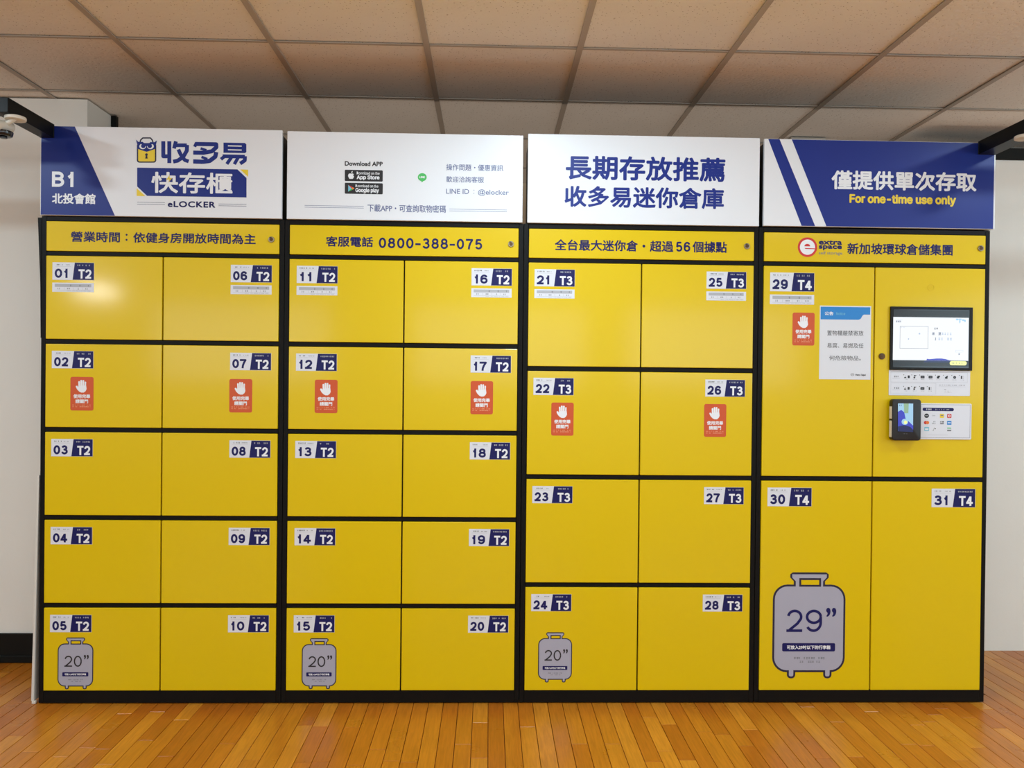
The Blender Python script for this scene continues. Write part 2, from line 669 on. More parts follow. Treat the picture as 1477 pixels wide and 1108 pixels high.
def plank(x, y0, y1):
    key = round(y1 - y0, 3)
    if key not in _plank_cache:
        bm = bmesh.new()
        g = 0.001
        w, l = PW - 2 * g, key - 2 * g
        c = 0.0011
        zt = 0.0

        def ring(ix, z):
            return [bm.verts.new(p) for p in ((g + ix, g + ix, z), (g + w - ix, g + ix, z), (g + w - ix, g + l - ix, z), (g + ix, g + l - ix, z))]
        a, b2, c2 = ring(0, -0.012), ring(0, zt - c), ring(c, zt)
        for A, B in ((a, b2), (b2, c2)):
            for i in range(4):
                bm.faces.new((A[i], A[(i + 1) % 4], B[(i + 1) % 4], B[i]))
        bm.faces.new(c2)
        me = bpy.data.meshes.new('floor_plank')
        bm.to_mesh(me)
        bm.free()
        me.materials.append(MATS['plank_wood'])
        _plank_cache[key] = me
    o = bpy.data.objects.new('floor_plank', _plank_cache[key])
    COL.objects.link(o)
    o.parent = floor
    o.location = (x, y0, rnd.uniform(-0.0002, 0.0))
    return o


PX0 = 2.0545 - PW * 57
nstrips = 115
for i in range(nstrips):
    x = PX0 + i * PW
    if x < -1.5 or x + PW > 5.62:
        continue
    if -0.005 < x < 4.0:
        ye = 0.09
    elif x <= 0:
        ye = LEFT_Y + 0.03
    else:
        ye = RIGHT_Y + 0.03
    y = PY0
    first = round(rnd.uniform(0.25, 1.1), 2)
    y2 = y + first
    while y < ye - 0.02:
        y2 = min(y2, ye)
        if ye - y2 < 0.12:
            y2 = ye
        plank(x, y, y2)
        y = y2
        y2 = y + rnd.choice((0.3, 0.45, 0.6, 0.75, 0.9, 1.1))

# ceiling: slab, lay-in tiles, grid bars
ceiling = struct(MB().box(RX0, RX1, RY0, RY1, CEIL + 0.06, CEIL + 0.12).build('ceiling', 'ceiling_tile_fibre', None, (0, 0, CEIL + 0.06)))
I0, I1, J0, J1 = -4, 9, -4, 4
x_lo, x_hi = GX + I0 * T, GX + I1 * T
y_lo, y_hi = GY + (J0 - 2) * T, GY + (J1 - 2) * T
bm = bmesh.new()
hw = T / 2 - 0.004
for (z, q) in ((0.0, 0.0),):
    pass
me_t = None


def tile_mesh():
    bm = bmesh.new()
    h = T / 2 - 0.0045
    e = 0.006
    lo = [bm.verts.new(p) for p in ((-h + e, -h + e, 0), (-h + e, h - e, 0), (h - e, h - e, 0), (h - e, -h + e, 0))]
    md = [bm.verts.new(p) for p in ((-h, -h, 0.006), (-h, h, 0.006), (h, h, 0.006), (h, -h, 0.006))]
    hi = [bm.verts.new(p) for p in ((-h, -h, 0.018), (-h, h, 0.018), (h, h, 0.018), (h, -h, 0.018))]
    bm.faces.new(lo)
    bm.faces.new(hi[::-1])
    for A, B in ((lo, md), (md, hi)):
        for i in range(4):
            bm.faces.new((A[i], B[i], B[(i + 1) % 4], A[(i + 1) % 4]))
    bmesh.ops.recalc_face_normals(bm, faces=bm.faces)
    me = bpy.data.meshes.new('ceiling_tile')
    bm.to_mesh(me)
    bm.free()
    me.materials.append(MATS['ceiling_tile_fibre'])
    return me


me_t = tile_mesh()
for i in range(I0, I1):
    for j in range(J0, J1):
        cx, cy = GX + (i + .5) * T, GY + (j - 2 + .5) * T
        if any(abs(cx - lx) < 0.62 and abs(cy - ly) < 0.33 for lx, ly, _ in PANELS):
            continue
        o = bpy.data.objects.new('ceiling_tile', me_t)
        COL.objects.link(o)
        o.parent = ceiling
        rel(o, ceiling, (cx, cy, CEIL + 0.003 + rnd.uniform(0, 0.001)))
for i in range(I0, I1 + 1):
    x = GX + i * T
    MB().box(x - 0.012, x + 0.012, y_lo, y_hi, CEIL - 0.003, CEIL + 0.001).box(x - 0.0015, x + 0.0015, y_lo, y_hi, CEIL + 0.001, CEIL + 0.035).build('grid_bar', 'grid_bar_paint', ceiling)
for j in range(J0, J1 + 1):
    y = GY + (j - 2) * T
    for i in range(I0, I1):
        x = GX + i * T
        MB().box(x + 0.0125, x + T - 0.0125, y - 0.007, y + 0.007, CEIL - 0.002, CEIL + 0.001).build('cross_bar', 'grid_bar_paint', ceiling)
farc = MB()
farc.box(RX0, RX1, RY0, y_lo - 0.02, CEIL, CEIL + 0.02)
farc.box(RX0, RX1, y_hi + 0.02, RY1, CEIL, CEIL + 0.02)
farc.box(RX0, x_lo - 0.02, y_lo - 0.02, y_hi + 0.02, CEIL, CEIL + 0.02)
farc.box(x_hi + 0.02, RX1, y_lo - 0.02, y_hi + 0.02, CEIL, CEIL + 0.02)
farc.build('ceiling_surface', 'ceiling_tile_fibre', ceiling)

# walls
struct(MB().box(RX0, -0.063, LEFT_Y, 0.76, 0.0, CEIL - 0.004).build('wall_left', 'wall_paint', None, (-1.5, LEFT_Y, 0)))
struct(MB().box(-0.062, -0.036, 0.735, 0.76, 0.0, CEIL - 0.004).build('trim_1', 'skirting_black', None))
struct(MB().box(4.06, RX1, RIGHT_Y, 0.82, 0.0, 2.515).build('wall_right', 'wall_paint', None, (5.5, RIGHT_Y, 0)))
struct(MB().box(4.06, RX1, RIGHT_Y - 0.012, 0.83, 2.516, 2.575, bev=0.002).build('trim_2', 'skirting_black', None))
b = MB().box(RX0, -0.065, LEFT_Y - 0.014, LEFT_Y - 0.001, 0.0, 0.138, bev=0.003)
b.box(RX0, -0.065, LEFT_Y - 0.022, LEFT_Y - 0.001, 0.0, 0.035, bev=0.004)
struct(b.build('baseboard_left', 'skirting_black', None))
struct(MB().box(RX0, RX1, RY1, RY1 + 0.1, 0, CEIL + 0.1).build('wall_back', 'rear_wall_paint', None))
struct(MB().box(RX0, RX1, RY0 - 0.1, RY0, 0, CEIL + 0.1).build('wall_front', 'wall_paint', None))
for sgn, xw, nm in ((-1, RX0, 'wall_west'), (1, RX1, 'wall_east')):
    xa, xb = (xw - 0.1, xw) if sgn < 0 else (xw, xw + 0.1)
    b = MB()
    ys = [RY0, -6.8, -4.4, -3.4, -1.0, RY1]
    for k in (0, 2, 4):
        b.box(xa, xb, ys[k], ys[k + 1], 0, CEIL + 0.1)
    for k in (1, 3):
        b.box(xa, xb, ys[k], ys[k + 1], 0, 1.1)
        b.box(xa, xb, ys[k], ys[k + 1], 2.4, CEIL + 0.1)
    struct(b.build(nm, 'wall_paint', None))
    for k in (1, 3):  # made-up windows with glowing panes, added to fill the room with light
        y0, y1 = ys[k], ys[k + 1]
        w = MB()
        for q in ((y0, y0 + .05, 1.1, 2.4), (y1 - .05, y1, 1.1, 2.4), (y0, y1, 1.1, 1.15), (y0, y1, 2.35, 2.4), ((y0 + y1) / 2 - .025, (y0 + y1) / 2 + .025, 1.1, 2.4)):
            w.box(xa + 0.02, xb - 0.02, q[0], q[1], q[2], q[3])
        w = struct(w.build('window_%d' % (k + (3 if sgn > 0 else 0)), 'lamp_trim', None))
        MB().box((xa + xb) / 2 - 0.005, (xa + xb) / 2 + 0.005, y0 + .05, y1 - .05, 1.15, 2.35).build('pane', 'window_sky', w)

# ------------------------------------------------------------------ lockers
A = 0.0222
HT, HB, DT, DB = 2.0028, 1.8804, 1.8605, 0.0568
CABTOP = 2.0245
GAP = 0.0208
YF = -0.004          # front of the doors
YS = YF - 0.0002     # where stickers start


def number_sticker(num, size, x0, z1, parent, big=False):
    w, h = (0.190, 0.0795) if big else (0.170, 0.0722)
    a = Art(YS).slab([(x0, z1 - h), (x0 + w, z1 - h), (x0 + w, z1), (x0, z1)], 0.0003, 'sticker_white')

    def U(u, v):
        return (x0 + u * w, z1 - v * h)

    def Bx(u0, u1, v0, v1):
        return (x0 + u0 * w, x0 + u1 * w, z1 - v1 * h, z1 - v0 * h)
    a.poly([U(.535, 0.01), U(.995, 0.01), U(.995, .99), U(.485, .99)], 'ink_navy', 1)
    a.numerals(num, Bx(.055, .40, .36, .89), 0.222, 'ink_navy', 1, gap=0.13)
    a.numerals(size, Bx(.625, .94, .385, .915), 0.20, 'ink_white', 2, gap=0.10)
    a.tiny(*Bx(.07, .27, .10, .17), 'ink_black', int(num), 1)
    a.tiny(*Bx(.30, .45, .11, .165), 'ink_grey', int(num) + 1, 1)
    a.rect(*Bx(.07, .45, .228, .238), 'ink_lightgrey', 1)
    a.tiny(*Bx(.60, .93, .115, .20), 'ink_lightgrey', int(num) + 2, 2)
    return a.build('number_sticker', parent)


def price_sticker(x0, z1, parent, big=False):
    w, h = (0.190, 0.041) if big else (0.1695, 0.038)
    a = Art(YS).slab([(x0, z1 - h), (x0 + w, z1 - h), (x0 + w, z1), (x0, z1)], 0.0003, 'sticker_white')

    def Bx(u0, u1, v0, v1):
        return (x0 + u0 * w, x0 + u1 * w, z1 - v1 * h, z1 - v0 * h)
    a.rect(*Bx(.06, .94, .13, .46), 'ink_lightgrey', 1)
    for k, u in enumerate((.42, .64, .85)):
        a.tiny(*Bx(u - .04, u + .04, .2, .4), 'ink_grey', k, 2)
    for k, u in enumerate((.17, .40, .62, .84)):
        a.tiny(*Bx(u - .045, u + .045, .56, .72), 'ink_grey', k + 4, 1)
        if k:
            a.rect(*Bx(u - .115, u - .11, .5, .76), 'ink_lightgrey', 1)
    a.rect(*Bx(.06, .94, .80, .82), 'ink_lightgrey', 1)
    a.tiny(*Bx(.35, .93, .85, .92), 'ink_lightgrey', 9, 1)
    return a.build('price_sticker', parent)


def palm_sticker(x0, z1, parent):
    w, h = 0.0945, 0.1395
    a = Art(YS).slab(rrect(x0, x0 + w, z1 - h, z1, 0.008), 0.0003, 'sticker_orange')

    def U(u, v):
        return (x0 + u * w, z1 - v * h)

    def Bx(u0, u1, v0, v1):
        return (x0 + u0 * w, x0 + u1 * w, z1 - v1 * h, z1 - v0 * h)
    # open hand: palm, four fingers, thumb
    a.poly([U(.34, .27), U(.68, .25), U(.70, .36), U(.66, .42), U(.58, .465), U(.46, .465), U(.37, .42), U(.33, .36)], 'ink_white', 1)
    for (u0, v0, u1, v1, wd) in ((.385, .30, .375, .15, .075), (.468, .28, .465, .115, .075), (.552, .28, .558, .118, .075), (.637, .30, .648, .16, .068)):
        a.stroke([U(u0, v0), U(u1, v1)], wd * w, 'ink_white', 1, caps=True)
    a.stroke([U(.42, .42), U(.33, .36), U(.275, .29)], 0.085 * w, 'ink_white', 1, caps=True)
    a.text('使用完畢', Bx(.13, .86, .515, .635), 'ink_white', 1, bold=0.035, ring=6)
    a.text('請關門', Bx(.22, .77, .665, .785), 'ink_white', 1, bold=0.035, ring=6)
    a.tiny(*Bx(.09, .90, .822, .85), 'ink_pale_orange', 3, 1)
    a.tiny(*Bx(.09, .90, .872, .90), 'ink_pale_orange', 4, 1)
    return a.build('palm_sticker', parent)


def suitcase_decal(x0, x1, z0, z1, num, parent, lw, tail):
    w, h = x1 - x0, z1 - z0
    a = Art(YS)

    def U(u, v):
        return (x0 + u * w, z1 - v * h)

    def Bx(u0, u1, v0, v1):
        return (x0 + u0 * w, x0 + u1 * w, z1 - v1 * h, z1 - v0 * h)
    L, G = 'suitcase_line', 'suitcase_grey'
    r = 0.2 * w

    def shapes(d, m, layer):
        a.poly(rrect(x0 + d, x1 - d, z1 - .938 * h + d, z1 - .125 * h - d, r - d, 7), m, layer)
        # pull handle, flared at the top
        hp = [U(.27, .012), U(.73, .012), U(.765, .03), U(.765, .06), U(.715, .095), U(.715, .15), U(.285, .15), U(.285, .095), U(.235, .06), U(.235, .03)]
        cx, cz = x0 + w / 2, z1 - 0.07 * h
        if d:
            hp = [(p[0] + (d if p[0] < cx else -d), p[1] - (d if p[1] > z1 - .03 * h else 0)) for p in hp]
        a.poly(hp, m, layer)
        for u in (.205, .705):
            fx0, fx1 = x0 + (u - .0) * w, x0 + (u + .115) * w
            a.poly(rrect(fx0 + d, fx1 - d, z0 + .002 + d, z0 + .12 * h, .05 * w - d if .05 * w > d else .001, 4), m, layer)
    a.slab(rrect(x0, x1, z1 - .938 * h, z1 - .125 * h, r, 7), 0.0002, L)
    shapes(0, L, 0)
    shapes(lw, G, 1)
    # slot in the handle
    a.rect(*Bx(.36, .66, .065, .145), L, 2)
    sx0, sx1, sz0, sz1 = Bx(.36, .66, .065, .145)
    a.rect(sx0 + lw, sx1 - lw, sz0 + lw, sz1 - lw, 'yellow_paint', 3)
    a.numerals(num, Bx(.19, .68, .357, .565), 0.12, 'ink_navy' if num == '29' else 'ink_black', 2, gap=0.17)
    a.text('”', Bx(.735, .875, .34, .425), 'ink_navy' if num == '29' else 'ink_black', 2, bold=0.06, latin=False, res=4)
    a.poly(rrect(*Bx(.135, .865, .668, .745), 0.02 * w), 'ink_navy', 2)
    a.text('可放入%s吋以下的行李箱' % num, Bx(.20, .80, .688, .726), 'ink_white', 3, bold=0.035, ring=6)
    a.tiny(*Bx(.30, .72, .797, .818), 'ink_grey', 5, 2)
    a.tiny(*Bx(.35, .66, .832, .85), 'ink_grey', 6, 2)
    return a.build('suitcase_decal', parent)


def keyhole(cx, cz, parent, name='lock', m='chrome_dull', r=0.0125):
    b = MB()
    b.cyl((cx, YF - 0.0025, cz), 'y', r, 0.005, 20, bev=0.001)
    b.cyl((cx, YF - 0.0055, cz), 'y', r * 0.6, 0.003, 16, mi=1)
    b.box(cx - 0.001, cx + 0.001, YF - 0.0075, YF - 0.0066, cz - r * .35, cz + r * .35, mi=2)
    b.box(cx - r * .6, cx + r * .1, YF - 0.0068, YF - 0.0045, cz + r * .55, cz + r * .8, mi=2)
    return b.build(name, [m, 'brass_dark', 'ink_black'], parent)


def door_part(name, x0, x1, z0, z1, parent, label=None):
    o = MB().box(x0, x1, YF, 0.014, z0, z1, bev=0.0018, seg=2).build(name, 'yellow_paint', parent)
    if label:
        o['label'] = label
    return o


def cabinet(L, R, rows, label, split_first=True):
    t = thing('locker_cabinet', label, 'locker cabinet', ((L + R) / 2, 0.25, 0), 'locker cabinets standing side by side')
    b = MB()
    b.box(L + 0.0008, R - 0.0008, 0.018, 0.498, 0.004, CABTOP)
    b.build('body', 'black_steel', t)
    # face frame: stiles, rails, mullion behind the door gap
    f = MB()
    lv = [0.0]
    f.box(L + 0.0008, L + A - 0.002, 0.0, 0.018, 0.004, CABTOP, bev=0.0012)
    f.box(R - A + 0.002, R - 0.0008, 0.0, 0.018, 0.004, CABTOP, bev=0.0012)
    f.box(L + A - 0.002, R - A + 0.002, 0.0, 0.018, 0.004, DB - 0.0015, bev=0.0012)
    f.box(L + A - 0.002, R - A + 0.002, 0.0, 0.018, DT + 0.0015, HB - 0.0015, bev=0.0012)
    f.box(L + A - 0.002, R - A + 0.002, 0.0, 0.018, HT + 0.0015, CABTOP, bev=0.0012)
    hrow = (DT - DB - (rows - 1) * GAP) / rows
    tops = []
    z = DT
    for r in range(rows):
        tops.append((z, z - hrow))
        if r < rows - 1:
            f.box(L + A - 0.002, R - A + 0.002, 0.0, 0.018, z - hrow - GAP + 0.0015, z - hrow - 0.0015, bev=0.0012)
        z -= hrow + GAP
    f.build('face_frame', 'black_steel', t)
    h = door_part('header_panel', L + A, R - A, HB, HT, t)
    return t, h, tops


CABS = []
Ls = [(0.0, 0.9986, 5), (0.9986, 1.9971, 5), (1.9971, 2.9957, 4), (2.9957, 3.9942, 2)]
clabels = ['locker cabinet with yellow doors 01 to 10, standing under the owl padlock sign',
           'locker cabinet with a phone number on its header, yellow doors 11 to 20',
           'locker cabinet with eight yellow doors, under the plain white sign with blue lettering',
           'locker cabinet with three tall yellow doors and the touch screen panel']
for (L, R, rows), lb in zip(Ls, clabels):
    CABS.append(cabinet(L, R, rows, lb))
NUM_X = {0: (0.0480, 0.7785), 1: (1.0510, 1.7790), 2: (2.0440, 2.7725), 3: (3.0440, 3.7520)}
SUIT = {'05': (0.080, 0.226, 0.0605, 0.281, '20'), '15': (1.0855, 1.230, 0.0605, 0.279, '20'), '24': (2.0755, 2.219, 0.088, 0.305, '20'), '30': (3.0725, 3.385, 0.105, 0.565, '29')}
PALM = {'02': (0.1245, 1.360), '07': (0.7765, 1.358), '12': (1.1300, 1.3585), '17': (1.7800, 1.3595), '22': (2.1205, 1.2725), '26': (2.7690, 1.2725), '29': (3.1425, 1.664)}
nums = [[['%02d' % (1 + r) for r in range(5)], ['%02d' % (6 + r) for r in range(5)]],
        [['%d' % (11 + r) for r in range(5)], ['%d' % (16 + r) for r in range(5)]],
        [['%d' % (21 + r) for r in range(4)], ['%d' % (25 + r) for r in range(4)]],
        [['29', '30'], [None, '31']]]
TSZ = ['T2', 'T2', 'T3', 'T4']
kiosk_door = None
for ci, (t, h, tops) in enumerate(CABS):
    L, R, rows = Ls[ci]
    mid = (L + R) / 2
    for side in (0, 1):
        x0, x1 = (L + A, mid - 0.003) if side == 0 else (mid + 0.003, R - A)
        for r, (zt, zb) in enumerate(tops):
            n = nums[ci][side][r]
            d = door_part('door' if n else 'control_panel', x0, x1, zb, zt, t,
                          ('yellow locker door numbered %s' % n) if n else 'yellow panel behind the touch screen and payment terminal')
            if not n:
                kiosk_door = d
                continue
            big = ci == 3
            off = 0.0275 if r == 0 else (0.0285 if ci != 3 else 0.0285)
            number_sticker(n, TSZ[ci], NUM_X[ci][side], zt - off, d, big)
            if r == 0 and not (ci == 3 and side == 1):
                price_sticker(NUM_X[ci][side] - 0.0003, (zt - off) - (0.0935 if big else 0.084), d, big)
            if n in PALM:
                palm_sticker(PALM[n][0], PALM[n][1], d)
            if n in SUIT:
                s = SUIT[n]
                suitcase_decal(s[0], s[1], s[2], s[3], s[4], d, 0.0085 if n == '30' else 0.0042, 0)
keyhole(3.528, 1.4825, kiosk_door, 'lock', 'brass_dark', 0.0135)
ring = MB()
for k in range(24):
    a0, a1 = 2 * math.pi * k / 24, 2 * math.pi * (k + 1) / 24
    cx, cz, ro, ri = 3.737, 1.778, 0.0145, 0.0125
    ring.prism([(cx + ro * math.cos(a0), cz + ro * math.sin(a0)), (cx + ro * math.cos(a1), cz + ro * math.sin(a1)), (cx + ri * math.cos(a1), cz + ri * math.sin(a1)), (cx + ri * math.cos(a0), cz + ri * math.sin(a0))], YF - 0.0012, YF - 0.0001)
ring.prism([(3.729, 1.779), (3.745, 1.779), (3.745, 1.777), (3.729, 1.777)], YF - 0.0012, YF - 0.0001)
ring.build('cover_ring', 'yellow_paint', kiosk_door)
for ci, (kx, kz) in enumerate(((0.9455, 1.940), (1.9435, 1.936), (2.9425, 1.942), (3.950, 1.948))):
    keyhole(kx, kz, CABS[ci][1], 'lock', 'chrome_dull', 0.0125)

# header lettering
a = Art(YS).text('營業時間', (0.1221, 0.3225, 1.9184, 1.9621), 'ink_navy', 1, bold=0.026)
for zc in (1.9300, 1.9510):
    a.poly(disc(0.3495, zc, 0.0042, 12), 'ink_navy', 1)
a.build('lettering', CABS[0][1])
a = Art(YS)
a.text('依健身房開放時間為主', (0.3765, 0.8802, 1.9184, 1.9621), 'ink_navy', 1, bold=0.026)
a.build('lettering', CABS[0][1])
a = Art(YS).text('客服電話', (1.1706, 1.3671, 1.9150, 1.9580), 'ink_navy', 1, bold=0.026)
a.build('lettering', CABS[1][1])
a = Art(YS)
a.numerals('0800-388-075', (1.3904, 1.8227, 1.9115, 1.9555), 0.185, 'ink_navy', 1, dash=0.72, gap=0.24)
a.build('lettering', CABS[1][1])
a = Art(YS).text('全台最大迷你倉・超過', (2.1278, 2.6300, 1.9125, 1.9600), 'ink_navy', 1, bold=0.024)
a.numerals('56', (2.6400, 2.7020, 1.9150, 1.9570), 0.185, 'ink_navy', 1, gap=0.2)
a.text('個據點', (2.7110, 2.8579, 1.9125, 1.9600), 'ink_navy', 1, bold=0.026)
a.build('lettering', CABS[2][1])
a = Art(YS).text('新加坡環球倉儲集團', (3.3735, 3.8291, 1.9146, 1.9631), 'ink_navy', 1, bold=0.026)
a.build('lettering', CABS[3][1])
a = Art(YS)
cx, cz = 3.2025, 1.9422
a.poly(disc(cx, cz, 0.0418, 36), 'ink_red', 0)
a.poly(disc(cx, cz, 0.0325, 36), 'ink_white', 1)
a.poly([(cx + .0125 * math.cos(q * math.pi / 10) - .001, cz + .0035 + .0105 * math.sin(q * math.pi / 10)) for q in range(11)], 'ink_red', 2)
a.poly([(cx - .013, cz - .0035), (cx - .009, cz - .0075), (cx + .038, cz - .0085), (cx + .038, cz - .0048)], 'ink_red', 3)
a.text('extra', (3.2507, 3.3507, 1.9537, 1.9728), 'ink_navy', 1, bold=0.075, res=3)
a.text('space', (3.2507, 3.3507, 1.9300, 1.9515), 'ink_navy', 1, bold=0.07, res=3)
a.text('self storage', (3.2513, 3.3525, 1.9085, 1.9251), 'ink_grey', 1, bold=0.01, res=3)
a.build('logo', CABS[3][1])

# black filler strip and white board against the left flank of the first cabinet
t = thing('filler_board', 'thin white board leaning against the left side of the lockers', 'board', (-0.02, 0.01, 0.0))
MB().prism([(-0.030, 0.012), (-0.019, 0.012), (-0.0035, 0.95), (-0.0095, 0.95)], 0.0, 0.30, bev=0.001).build('panel', 'board_white', t)
MB().box(-0.027, -0.012, -0.002, 0.012, 0.0, 0.0117, bev=0.0015).build('foot_clip', 'camera_white', t)
MB().prism([(-0.0165, 2.018), (-0.0012, 2.018), (-0.0012, 1.52), (-0.0018, 1.52), (-0.0050, 1.75)], 0.002, 0.02).build('side_trim', 'black_steel', CABS[0][0])

# ------------------------------------------------------------------ sign boards over the cabinets
SG = [(0.0, 0.988, 2.0262, 2.3935), (1.009, 1.990, 2.0262, 2.3905), (2.0105, 2.991, 2.0262, 2.3985), (3.0105, 4.0055, 2.0290, 2.3965)]
slabels = ['white sign board with blue slanted corner and owl padlock logo',
           'white sign board with app download badges, above lockers 11 to 20',
           'plain white sign board with two lines of large blue Chinese lettering',
           'blue sign board with slanted white stripe and yellow line For one-time use only']
YG = -0.012   # sign front
SIGNS = []
for (x0, x1, z0, z1), lb in zip(SG, slabels):
    t = thing('sign_board', lb, 'sign', ((x0 + x1) / 2, 0.1, z0), 'sign boards on top of the lockers')
    MB().box(x0 + 0.004, x1 - 0.004, 0.0045, 0.24, z0 + 0.0003, z1 - 0.012, bev=0.002).build('housing', 'sign_housing', t)
    MB().box(x0, x1, YG, 0.004, z0, z1, bev=0.0015, seg=2).build('face_panel', 'sign_white', t)
    SIGNS.append(t)
YP = YG - 0.0002
# sign 1
s1 = SIGNS[0]
Art(YP).poly([(0.003, 2.3925), (0.1389, 2.3925), (0.3049, 2.0275), (0.003, 2.0275)], 'sign_blue').build('corner_field', s1)
Art(YP).numerals('B1', (0.048, 0.1460, 2.1429, 2.2056), 0.2, 'ink_white', 2, gap=0.16).build('lettering', s1)
Art(YP).text('北投會館', (0.0485, 0.2254, 2.0734, 2.1166), 'ink_white', 2, bold=0.03).build('lettering', s1)


def LG(X, Y):
    return (0.3369 + 0.0003853 * X + 0.0000028 * Y, 2.4073 + 0.0000074 * X - 0.0003887 * Y)


def lg(pts):
    return [LG(*p) for p in pts]


k = 0.000387
a = Art(YP)
NV = 'sign_blue'
for st, w in (([(422, 185), (422, 345), (470, 345)], 42), ([(486, 185), (486, 418)], 42),
              ([(556, 186), (536, 262)], 40), ([(550, 228), (672, 228)], 40),
              ([(674, 224), (672, 285), (635, 350), (575, 392), (527, 402)], 42), ([(582, 272), (608, 330), (650, 385), (692, 400)], 40),
              ([(765, 214), (985, 218), (986, 250), (940, 292), (850, 308), (740, 306)], 44), ([(775, 200), (755, 244)], 34), ([(818, 262), (880, 282)], 28),
              ([(985, 300), (975, 350), (915, 395), (840, 404), (740, 400)], 46), ([(828, 352), (890, 376)], 28),
              ([(1052, 345), (1290, 350)], 40), ([(1075, 345), (1035, 378)], 36), ([(1150, 352), (1098, 428)], 36), ([(1222, 352), (1178, 430)], 36), ([(1292, 345), (1290, 390), (1240, 424)], 40)):
    a.stroke(lg(st), w * k, NV, 1)
a.poly(lg([(1062, 200), (1290, 204), (1306, 220), (1306, 300), (1292, 312), (1062, 308)]), NV, 1)
a.poly(lg([(1110, 228), (1256, 232), (1256, 244), (1110, 240)]), 'sign_white', 2)
a.poly(lg([(1110, 270), (1256, 274), (1256, 286), (1110, 282)]), 'sign_white', 2)
# box with clipped corners
a.poly(lg([(145, 465), (1210, 485), (1308, 578), (1308, 785), (250, 765), (145, 665)]), NV, 1)
a.poly(lg([(1240, 485), (1325, 489), (1325, 566)]), 'ink_yellow', 1)
a.poly(lg([(140, 684), (140, 766), (232, 768)]), 'ink_yellow', 1)
bx = (LG(295, 600)[0], LG(1160, 600)[0], LG(700, 742)[1], LG(700, 516)[1])
a.text('快存櫃', bx, 'ink_white', 2, bold=0.024)
a.poly(lg([(490, 545), (452, 597), (484, 592), (474, 628), (518, 574), (490, 580)]), 'ink_yellow', 3)
a.build('logo', s1)
# owl padlock
a = Art(YP)
D = 'suitcase_line'
a.stroke(lg([(172, 215), (182, 172), (205, 150), (285, 150), (305, 172), (318, 215)]), 14 * k, D, 1)
rr = [LG(x, y) for x, y in rrect(142, 348, 205, 413, 28)]
a.poly(rr, D, 2)
a.poly([LG(x, y) for x, y in rrect(157, 334, 220, 400, 16)], 'ink_yellow', 3)
a.poly(lg([(150, 205), (340, 205), (342, 265), (300, 280), (246, 298), (190, 280), (148, 265)]), NV, 4)
a.poly(lg([(132, 168), (160, 192), (205, 192), (246, 232), (200, 250), (150, 230)]), NV, 5)
a.poly(lg([(356, 176), (330, 196), (286, 194), (246, 232), (300, 252), (342, 236)]), NV, 5)
for ex in (205, 287):
    a.poly([LG(ex + 36 * math.cos(q * .4), 240 + 30 * math.sin(q * .4)) for q in range(16)], 'ink_white', 6)
    a.poly([LG(ex + (7 if ex < 246 else -7) + 24 * math.cos(q * .4), 236 + 23 * math.sin(q * .4)) for q in range(16)], NV, 7)
a.poly(lg([(168, 205), (225, 205), (246, 240), (210, 228)]), NV, 8)
a.poly(lg([(325, 207), (268, 205), (246, 240), (282, 228)]), NV, 8)
a.poly(lg([(228, 262), (264, 262), (246, 296)]), NV, 8)
a.poly([LG(245 + 14 * math.cos(q * .4), 328 + 14 * math.sin(q * .4)) for q in range(16)], D, 8)
a.poly(lg([(240, 330), (250, 330), (258, 370), (232, 370)]), D, 9)
a.build('emblem', s1)
a = Art(YP).text('eLOCKER', (0.5202, 0.7152, 2.0667, 2.0924), 'ink_navy', 1, bold=0.05, res=4, space=1.1)
for (x0, x1, z) in ((0.395, 0.5086, 2.085), (0.395, 0.5086, 2.0768), (0.7287, 0.843, 2.0832), (0.7287, 0.843, 2.0757)):
    a.rect(x0, x1, z - 0.0007, z + 0.0007, 'ink_navy', 1)
a.build('lettering', s1)
# sign 2 (the square codes are left out)
s2 = SIGNS[1]
a = Art(YP).text('Download APP', (1.2474, 1.4049, 2.2505, 2.2700), 'ink_black', 1, bold=0.045, res=3)
a.build('lettering', s2)
a = Art(YP)
a.rect(1.2478, 1.4054, 2.187, 2.234, 'ink_black', 1, r=0.004)
a.text('Download on the', (1.2971, 1.3921, 2.2150, 2.2270), 'ink_white', 2, bold=0.02, latin=True, ring=4)
a.text('App Store', (1.2972, 1.3923, 2.1915, 2.2125), 'ink_white', 2, bold=0.045, latin=True, ring=6)
ax, az = 1.2743, 2.2100
a.poly(disc(ax - .0045, az - .0005, .0082, 16, .0095), 'ink_white', 2)
a.poly(disc(ax + .0045, az - .0005, .0082, 16, .0095), 'ink_white', 2)
a.poly(disc(ax - .0035, az - .0065, .0068, 14, .0075), 'ink_white', 2)
a.poly(disc(ax + .0035, az - .0065, .0068, 14, .0075), 'ink_white', 2)
a.poly(disc(ax + .0135, az + .001, .0048, 14), 'ink_black', 3)
a.poly([(ax, az + .0105), (ax + .0012, az + .0165), (ax + .006, az + .019), (ax + .0055, az + .0135)], 'ink_white', 2)
a.build('download_badge', s2)
a = Art(YP)
a.rect(1.2483, 1.4059, 2.1343, 2.1801, 'ink_black', 1, r=0.004)
a.text('Download on the', (1.2926, 1.3876, 2.1620, 2.1734), 'ink_white', 2, bold=0.02, latin=True, ring=4)
a.text('Google play', (1.2927, 1.3903, 2.1370, 2.1592), 'ink_white', 2, bold=0.035, latin=True, ring=6)
tx0, tx1, tz0, tz1 = 1.2627, 1.2883, 2.1430, 2.1710
tm = (tz0 + tz1) / 2
a.poly([(tx0, tz0), (tx0, tz1), (tx0 + .014, tm)], 'ink_skyblue', 2)
a.poly([(tx0, tz1), (tx0 + .019, tm + .005), (tx0 + .014, tm)], 'ink_red', 2)
